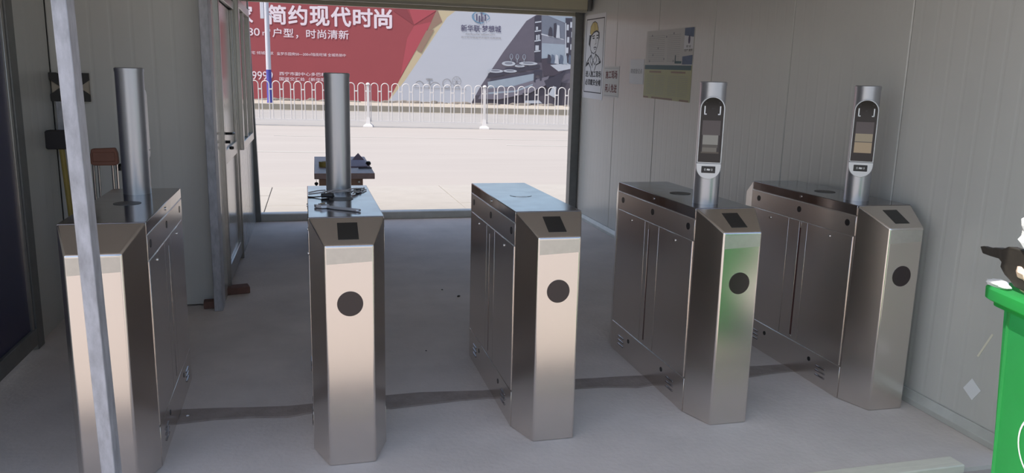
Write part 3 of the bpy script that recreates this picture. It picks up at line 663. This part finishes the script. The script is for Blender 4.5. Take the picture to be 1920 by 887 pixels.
for xt in (-.066, -.040, .034, .058):
    MB().tube([(xt, -.005, 1.04), (xt-.002, -.005, .5), (xt-.004, -.005, 0.0)], .0075, 10).build('tube', 'chrome', fs, smooth=True)
for z in (.3, .6): MB().box(-.07, .062, -.016, -.004, z, z+.03).build('crossbar', 'alu', fs, bevel=0.002)

# ------------------------------------------------------------------ bricks and bits on the floor
def brick(loc, rz, sz, label):
    b = MB().box(-sz[0]/2, sz[0]/2, -sz[1]/2, sz[1]/2, 0, sz[2]).build('brick', 'brick', bevel=0.006); b.location = loc; b.rotation_euler = (0, 0, rz); tag(b, label, 'brick', 'bricks by the guardroom door')
brick((-.545, 5.80, 0), R(12), (.16, .11, .05), 'red brick lying on the floor by the guardroom door')
brick((-.695, 5.44, 0), R(5), (.075, .08, .05), 'broken brick end beside the foot of the corner post')
for i, (x, y, s_, m, lab) in enumerate(((-.585, 3.62, .008, 'white', 'tiny white pebble by the trench beside leftmost pedestal'), (1.02, 5.42, .012, 'scrap', 'small dark crumb on the floor behind the bare-topped pedestal'), (.93, 5.62, .008, 'scrap', 'tiny dark crumb farther back on the open floor'), (.62, 4.3, .006, 'scrap', 'tiny crumb on the floor left of the middle pedestal'))):
    bm = bmesh.new(); bmesh.ops.create_icosphere(bm, subdivisions=1, radius=s_)
    for v in bm.verts: v.co *= random.uniform(.75, 1.2); v.co.z = max(v.co.z*.6, -s_*.5)
    me = bpy.data.meshes.new('pebble'); bm.to_mesh(me); bm.free(); me.materials.append(M[m])
    o = link('pebble', me, loc=(x, y, s_*.5)); tag(o, lab, 'pebble')

# ------------------------------------------------------------------ desk inside the doorway
dk = empty('desk', (.28, 7.55, 0), R(-.4)); tag(dk, 'brown wooden desk standing end-on inside the doorway', 'desk')
MB().box(-.255, .255, -.75, .75, .70, .75).build('desktop', 'desk', dk, bevel=0.004)
MB().box(-.215, -.195, -.70, .70, 0, .70).build('side_panel', 'deskside', dk); MB().box(.135, .155, -.70, .70, 0, .70).build('side_panel', 'deskside', dk)
MB().box(-.195, .135, -.70, -.68, .10, .70).build('end_panel', 'deskside', dk); MB().box(-.195, .135, .68, .70, .10, .70).build('end_panel', 'deskside', dk)
MB().lathe([(0, 0), (.012, .004), (.012, .02), (0, .024)], 12).build('knob', 'chrome', dk, loc=(.12, -.715, .66))
def deskat(x, y): return (x, y, .75)
rl = MB().lathe([(.024, 0), (.05, 0), (.05, .045), (.024, .045), (.024, 0)], 24).build('tape_roll', 'handle', smooth=True); rl.location = deskat(.115, 7.35); tag(rl, 'olive tape roll on the desk left of the column', 'tape roll')
pa = MB()
pa.add([(-.10, -.30, 0), (.10, -.28, 0), (.11, .28, .0), (-.09, .28, 0), (-.10, -.30, .012), (.10, -.28, .012), (.11, .28, .012), (-.09, .28, .012)], [(3, 2, 1, 0), (4, 5, 6, 7), (0, 1, 5, 4), (1, 2, 6, 5), (2, 3, 7, 6), (3, 0, 4, 7)])
po = pa.build('papers', 'calblue'); po.data.materials.clear(); po.data.materials.append(mat('lilac_folder', (150, 138, 160), 0.7)); po.location = deskat(.40, 7.55); tag(po, 'lilac folder lying on the desk', 'folder')
tent = MB().add([(-.06, -.04, 0), (.06, -.04, 0), (0, .0, .07), (-.06, .04, 0), (.06, .04, 0)], [(0, 1, 2), (1, 4, 2), (4, 3, 2), (3, 0, 2), (0, 3, 4, 1)]).build('paper_tent', 'calblue'); tent.data.materials.clear(); tent.data.materials.append(bpy.data.materials['lilac_folder']); tent.location = deskat(.455, 7.95); tag(tent, 'small peaked card standing at the far end of the desk', 'card')
pn = MB().tube([(-.05, 0, .008), (.07, .01, .008)], .006).build('pen', 'black', smooth=True); pn.location = (.46, 7.14, .75); tag(pn, 'dark pen lying on the desk top', 'pen')
sm = MB().lathe([(.001, 0), (.022, .004), (.026, .02), (.018, .036), (.001, .04)], 16).build('stamp', 'black', smooth=True); sm.location = (.52, 7.45, .75); tag(sm, 'small round dark stamp on the desk', 'stamp')
ky = empty('hanging_key', (.036, 6.785, .70)); tag(ky, 'dark key hanging from the left corner of the desk', 'key')
MB().tube([(0, 0, .0), (0, 0, -.022)], .002, 6).build('cord', 'black', ky)
MB().lathe([(.001, -.052), (.008, -.05), (.017, -.036), (.012, -.024), (.001, -.02)], 12).build('bow', 'black', ky, smooth=True)
MB().box(-.003, .003, -.002, .002, -.085, -.05).build('blade', 'black', ky)

# ------------------------------------------------------------------ street guardrail
FM = street((1.86, 26.35, 0)); PIT = .342
hoop_me = None
def hoop():
    r = .118; pts = [(-r, 0, .2), (-r, 0, 1.42-r-.0)]+[(-r*math.cos(a), 0, 1.302+r*math.sin(a)) for a in [math.pi*k/10 for k in range(1, 10)]]+[(r, 0, 1.302), (r, 0, .2)]
    return MB().tube(pts, .016, 6)
def section(u0, label):
    s_ = empty('guardrail_section', mtx=FM @ Matrix.Translation((u0, 0, 0))); tag(s_, label, 'guardrail', 'white street guardrail sections')
    global hoop_me
    if hoop_me is None:
        h0 = hoop().build('hoop', 'fence', s_, smooth=True); hoop_me = h0.data; first = True
    else: first = False
    for k in range(11):
        o = h0 if (first and k == 0) else link('hoop', hoop_me, s_)
        o.location = (.21+PIT*k, 0, 0)
        if k < 10: MB().box(.21+PIT*k+.118, .21+PIT*(k+1)-.118, -.015, .015, 1.14, 1.18).build('link_bar', 'fence', s_)
    MB().box(.05, .09, -.012, .012, 1.14, 1.18).build('link_bar', 'fence', s_); MB().box(3.75, 3.79, -.012, .012, 1.14, 1.18).build('link_bar', 'fence', s_)
    MB().box(.05, 3.79, -.02, .02, .17, .21).build('bottom_rail', 'fence', s_)
for u, lab in ((-7.68, 'white hooped guardrail section beyond the left edge of the doorway'), (-3.84, 'white hooped guardrail section in front of the blue and white pole'),
               (0, 'white hooped guardrail section between the two round-capped posts'), (3.84, 'white hooped guardrail section in front of the dining room picture'), (7.68, 'white hooped guardrail section beyond the right edge of the doorway')):
    section(u, lab)
def fpost(u, label):
    p = empty('guardrail_post', mtx=FM @ Matrix.Translation((u, 0, 0))); tag(p, label, 'post', 'white guardrail posts')
    MB().box(-.045, .045, -.045, .045, .10, 1.36).build('post', 'fence', p, bevel=0.006)
    MB().lathe([(.07, 1.36), (.075, 1.38), (.05, 1.42), (.001, 1.44)], 16).build('cap', 'fence', p, smooth=True)
    MB().loft([[(x*k, y*k, z) for x, y in ((-.10, -.14), (.10, -.14), (.10, .14), (-.10, .14))] for k, z in ((1.6, -.005), (1.5, .05), (.75, .10), (.55, .30))]).build('foot', 'fence', p)
for u, lab in ((-3.84, 'white guardrail post hidden at the left doorway edge'), (0, 'white round-capped guardrail post in front of the red banner'), (3.84, 'white round-capped guardrail post in front of the white banner field'), (7.68, 'white guardrail post beyond the right doorway edge')):
    fpost(u, lab)
# street pole
pl = empty('street_pole', mtx=street((-1.93, 41.1, .27))); tag(pl, 'street pole, white above and blue at the foot', 'pole')
MB().lathe([(.14, 0), (.14, .05), (.125, .08), (.125, 1.62)], 20).build('blue_sleeve', 'poleblue', pl, smooth=True)
MB().lathe([(.122, 1.62), (.10, 8.0)], 20).build('shaft', 'polewhite', pl, smooth=True)
MB().box(-.30, -.12, -.06, .06, 4.05, 5.2).build('control_box', 'polewhite', pl, bevel=0.02)
MB().tube([(.1, 0, 4.3), (.45, -.05, 4.0)], .03).build('bracket', 'polewhite', pl, smooth=True)

# ------------------------------------------------------------------ printed hoarding across the road
HB = empty('advertising_hoarding', mtx=facing(Vector((5, 46, 0)), E1)); tag(HB, 'long printed advertising hoarding, red on the left and white with a picture on the right', 'billboard')
BZ, TZ = .285, 5.8
MB().box(-24, 26, BZ, TZ, -.3, 0).build('backing', 'hback', HB)
z = .01
MB().poly([(-24, BZ), (-.62, BZ), (.39, 2.15), (1.01, 3.26), (1.75, 4.53), (2.2, 5.56), (2.31, TZ), (-24, TZ)], z).build('red_field', 'red', HB)
MB().poly([(.5, TZ), (.9, 4.66), (2.2, 5.5), (2.31, TZ)], z+.01).poly([(.9, 4.60), (1.9, 4.85), (1.01, 3.26), (.1, 1.7), (.5, 3.9)], z+.01).build('red_facet', 'redlight', HB)
MB().poly([(-.3, 5.4), (.9, 4.62), (.35, 5.75)], z+.01).build('red_facet', 'reddark', HB)
MB().poly([(-.62, BZ), (-.60, BZ), (.39, 1.54), (2.77, 5.12), (3.31, 5.53), (3.66, TZ), (2.31, TZ), (2.2, 5.56), (1.75, 4.53), (1.01, 3.26), (.39, 2.15)], z).build('gold_band', 'gold', HB)
MB().poly([(2.2, 5.56), (2.49, 4.87), (1.75, 4.33), (1.62, 4.3)], z+.01).poly([(2.04, 4.42), (1.3, 3.11), (1.01, 3.26), (1.6, 4.35)], z+.02).build('gold_facet', 'golddark', HB)
MB().poly([(-.60, BZ), (4.2, BZ), (4.73, 1.27), (6.04, 3.28), (7.34, 5.06), (8.17, 5.57), (8.54, TZ), (3.66, TZ), (3.31, 5.53), (2.77, 5.12), (.39, 1.54)], z).build('white_field', 'bwhite', HB)
LB = [('家', (-8.95, -8.05, 4.45, 5.45)), ('简', (-7.23, -6.23, 4.43, 5.50)), ('约', (-6.13, -5.06, 4.43, 5.51)), ('现', (-4.95, -3.84, 4.41, 5.51)), ('代', (-3.77, -2.64, 4.41, 5.50)), ('时', (-2.54, -1.43, 4.43, 5.46)), ('尚', (-1.36, -.35, 4.38, 5.48))]
for ch, bx in LB: lettering(ch, bx, 'letter', HB, z+.02, .028)
lettering('80', (-8.40, -7.71, 3.79, 4.21), 'letter', HB, z+.02, .01); lettering('㎡', (-7.56, -7.12, 3.82, 4.17), 'letter', HB, z+.02, .0)
lettering('户型', (-7.02, -5.86, 3.74, 4.24), 'letter', HB, z+.02, .012); lettering('，', (-5.73, -5.60, 3.70, 3.90), 'letter', HB, z+.02, .012)
lettering('时尚清新', (-5.16, -2.79, 3.73, 4.23), 'letter', HB, z+.02, .012)
lettering('住宅 倾城绽放', (-8.45, -7.0, 2.77, 2.95), 'letter', HB, z+.02, 0); lettering('童梦乐园旁50—200㎡临街旺铺 全城热销中', (-6.81, -2.98, 2.755, 2.935), 'letter', HB, z+.02, 0)
lettering('9999', (-8.24, -7.08, 1.36, 1.84), 'letter', HB, z+.02, .006)
lettering('西宁市副中心多巴新城川', (-6.71, -3.54, 1.64, 1.84), 'letter', HB, z+.02, .006); lettering('国道交汇处（新华联国际', (-6.72, -3.54, 1.34, 1.55), 'letter', HB, z+.02, .006)
lettering('新华联·梦想城', (3.56, 5.87, 4.36, 4.74), 'logodark', HB, z+.02, .012)
lettering('MACROLINK DREAM CITY', (3.84, 5.54, 4.18, 4.27), 'inkgrey', HB, z+.02, 0)
lettering('西宁新华联童梦乐园文化旅游城', (3.58, 5.88, 4.00, 4.10), 'inkgrey', HB, z+.02, 0)
lg = MB()
def arc(b, cx, cy, rx, ry, a0, a1, w0, rot=0, zz=z+.02):
    p = ellipse(cx, cy, rx, ry, 26, a0, a1, rot); b.stroke(p, w0, zz)
arc(lg, 4.62, 5.17, .37, .30, R(60), R(330), .05, R(-25)); arc(lg, 4.62, 5.12, .44, .26, R(150), R(290), .035, R(-20)); arc(lg, 4.80, 5.22, .38, .20, R(-40), R(120), .04, R(-10))
lg.build('logo_rings', 'logoblue', HB)
lg = MB()
for x, y0, y1, ww in ((4.46, 5.0, 5.33, .07), (4.62, 4.92, 5.24, .07), (4.74, 4.95, 5.42, .06), (4.82, 4.92, 5.2, .05), (4.95, 5.0, 5.32, .07)): lg.stroke([(x, y0), (x, y1)], ww, z+.03)
lg.build('logo_towers', 'logodark', HB)
fr = MB()
arc(fr, 3.34, 1.53, .25, .28, 0, 2*math.pi, .02)
for k in range(8): fr.stroke([(3.34, 1.53), (3.34+.25*math.cos(k*.785), 1.53+.28*math.sin(k*.785))], .012, z+.02)
fr.stroke([(3.34, 1.53), (3.18, 1.12)], .02, z+.02).stroke([(3.34, 1.53), (3.5, 1.12)], .02, z+.02)
arc(fr, 2.78, 1.4, .24, .26, 0, 2*math.pi, .03); arc(fr, 1.2, 1.2, .25, .3, 0, math.pi, .03); arc(fr, 2.1, 1.15, .3, .3, 0, math.pi, .03)
fr.stroke([(1.76, 1.1), (1.76, 1.65)], .05, z+.02).stroke([(1.6, 1.62), (1.92, 1.62)], .08, z+.02).stroke([(.9, 1.12), (3.9, 1.10)], .03, z+.02)
fr.build('skyline_drawing', 'inkgrey', HB)
# the dining-room picture printed at the right
cols = {'wall': (112, 104, 118), 'cab': (126, 132, 148), 'light': (176, 188, 202), 'ceil': (170, 184, 200), 'dark': (66, 62, 78), 'sofa': (78, 68, 82), 'white': (212, 216, 226), 'mid': (146, 148, 162), 'floor': (88, 80, 92), 'chair': (134, 128, 142), 'cushion': (104, 116, 138)}
names = list(cols)
for k, c in cols.items(): M['pic_'+k] = mat('picture_'+k, tuple(x*.76 for x in c), 0.6, var=0.05, vscale=2)
pc = MB(); lay = [z]
def P(k, pts): pc.cur = names.index(k); lay[0] += .0015; pc.poly(pts, lay[0])
P('wall', [(4.2, BZ), (26, BZ), (26, TZ), (8.54, TZ), (8.17, 5.57), (7.34, 5.06), (6.04, 3.28), (4.73, 1.27)])
P('floor', [(4.2, BZ), (26, BZ), (26, 1.5), (9.2, 1.6), (6, .9), (4.45, .75)])
P('ceil', [(8.2, 5.6), (8.21, 5.53), (9.62, 5.0), (12, 4.9), (12, TZ), (8.54, TZ)])
P('cab', [(8.21, 5.53), (9.63, 4.96), (9.66, 4.11), (8.25, 4.31)])
P('light', [(8.26, 4.1), (9.66, 3.95), (9.71, 2.71), (8.29, 2.80)])
P('mid', [(8.26, 4.30), (9.66, 4.10), (9.66, 3.80), (8.26, 3.84)])
P('white', [(8.22, 4.30), (9.55, 4.05), (9.55, 4.10), (8.22, 4.38)])
P('dark', [(7.80, 5.31), (8.17, 5.5), (8.26, 2.76), (7.87, 2.75)])
for y in (4.95, 4.45, 3.9, 3.3): P('white', [(7.84, y), (8.2, y+.06), (8.2, y+.13), (7.84, y+.07)])
for x, y, w0, h0 in ((7.92, 4.0, .10, .28), (8.05, 3.95, .08, .36), (7.9, 3.4, .2, .3), (7.9, 4.55, .12, .2)): P('white', [(x, y), (x+w0, y+.02), (x+w0, y+h0), (x, y+h0)])
P('dark', [(8.94, 4.18), (9.10, 4.15), (9.08, 5.0), (8.94, 4.96)]); P('white', [(9.09, 4.17), (9.33, 4.14), (9.27, 4.85), (9.13, 4.9)])
P('dark', [(8.62, 4.26), (8.88, 4.22), (8.84, 4.7), (8.72, 4.78), (8.66, 4.6)])
P('dark', [(9.61, 5.29), (10.5, 5.3), (10.5, 3.2), (9.69, 3.21)])
for x, y in ((9.7, 4.6), (9.9, 4.75), (9.75, 3.9), (9.95, 3.5), (9.72, 3.3), (9.98, 4.2)): P('white', [(x, y), (x+.12, y), (x+.12, y+.32), (x, y+.32)])
P('white', [(9.6, 5.0), (9.66, 5.0), (9.74, 2.8), (9.68, 2.8)])
P('light', [(10.5, TZ), (13, TZ), (13, 1.6), (10.5, 1.8)]); P('cab', [(13, TZ), (26, TZ), (26, 1.5), (13, 1.6)])
P('sofa', [(8.25, 2.95), (8.7, 3.0), (9.29, 2.5), (9.6, 2.3), (9.3, 2.0), (8.45, 1.95)])
P('white', [(8.80, 2.60), (10.6, 2.85), (10.6, 2.55), (9.3, 2.25)])
for x, k in ((8.6, 'dark'), (8.82, 'cushion'), (9.05, 'white'), (9.32, 'cushion'), (9.55, 'light'), (9.85, 'cushion')): P(k, [(x, 2.70), (x+.26, 2.66), (x+.20, 3.15), (x+.05, 3.22)])
P('light', [(5.15, 1.55), (7.9, 2.1), (7.8, 1.2), (5.2, 1.0)])
P('dark', [(5.18, 2.04), (8.18, 2.61), (8.22, 2.43), (5.12, 1.74)])
for x, y, rx, ry in ((5.6, 2.18, .45, .10), (6.45, 2.2, .4, .09), (7.5, 2.66, .55, .10), (6.35, 2.62, .40, .14), (7.0, 2.5, .3, .07)): P('white', ellipse(x, y, rx, ry, 16)); P('mid', ellipse(x, y+.02, rx*.6, ry*.5, 12))
for x in (6.5, 6.85, 7.25): P('light', ellipse(x, 3.02, .10, .16, 12)); P('wall', ellipse(x, 3.03, .07, .13, 12)); P('light', [(x-.015, 2.7), (x+.015, 2.7), (x+.015, 2.88), (x-.015, 2.88)])
P('chair', [(4.9, 1.15), (6.6, 1.32), (8.0, 1.75), (8.75, 1.98), (8.6, 1.45), (7.6, .95), (5.8, .55), (4.6, .55)])
P('light', [(5.2, .95), (6.8, 1.1), (7.8, 1.5), (7.8, 1.4), (6.8, 1.0), (5.2, .85)])
P('dark', [(8.46, 1.69), (9.73, 2.28), (9.5, 1.75), (9.3, .6), (9.15, .6), (9.15, 1.4), (8.64, 1.28)])
P('dark', [(7.2, .95), (7.6, 1.0), (7.5, .35), (7.3, .35)]); P('white', [(8.75, .9), (9.15, .7), (9.2, 1.35), (9.0, 1.4)]); P('white', [(7.3, .35), (8.4, .38), (8.2, .55), (7.4, .52)])
P('dark', [(7.85, 2.2), (8.35, 2.25), (8.3, 1.7), (8.2, 1.7), (8.2, 2.0), (7.95, 1.98), (7.95, 1.6), (7.85, 1.6)])
pc.build('dining_room_picture', ['pic_'+k for k in names], HB)
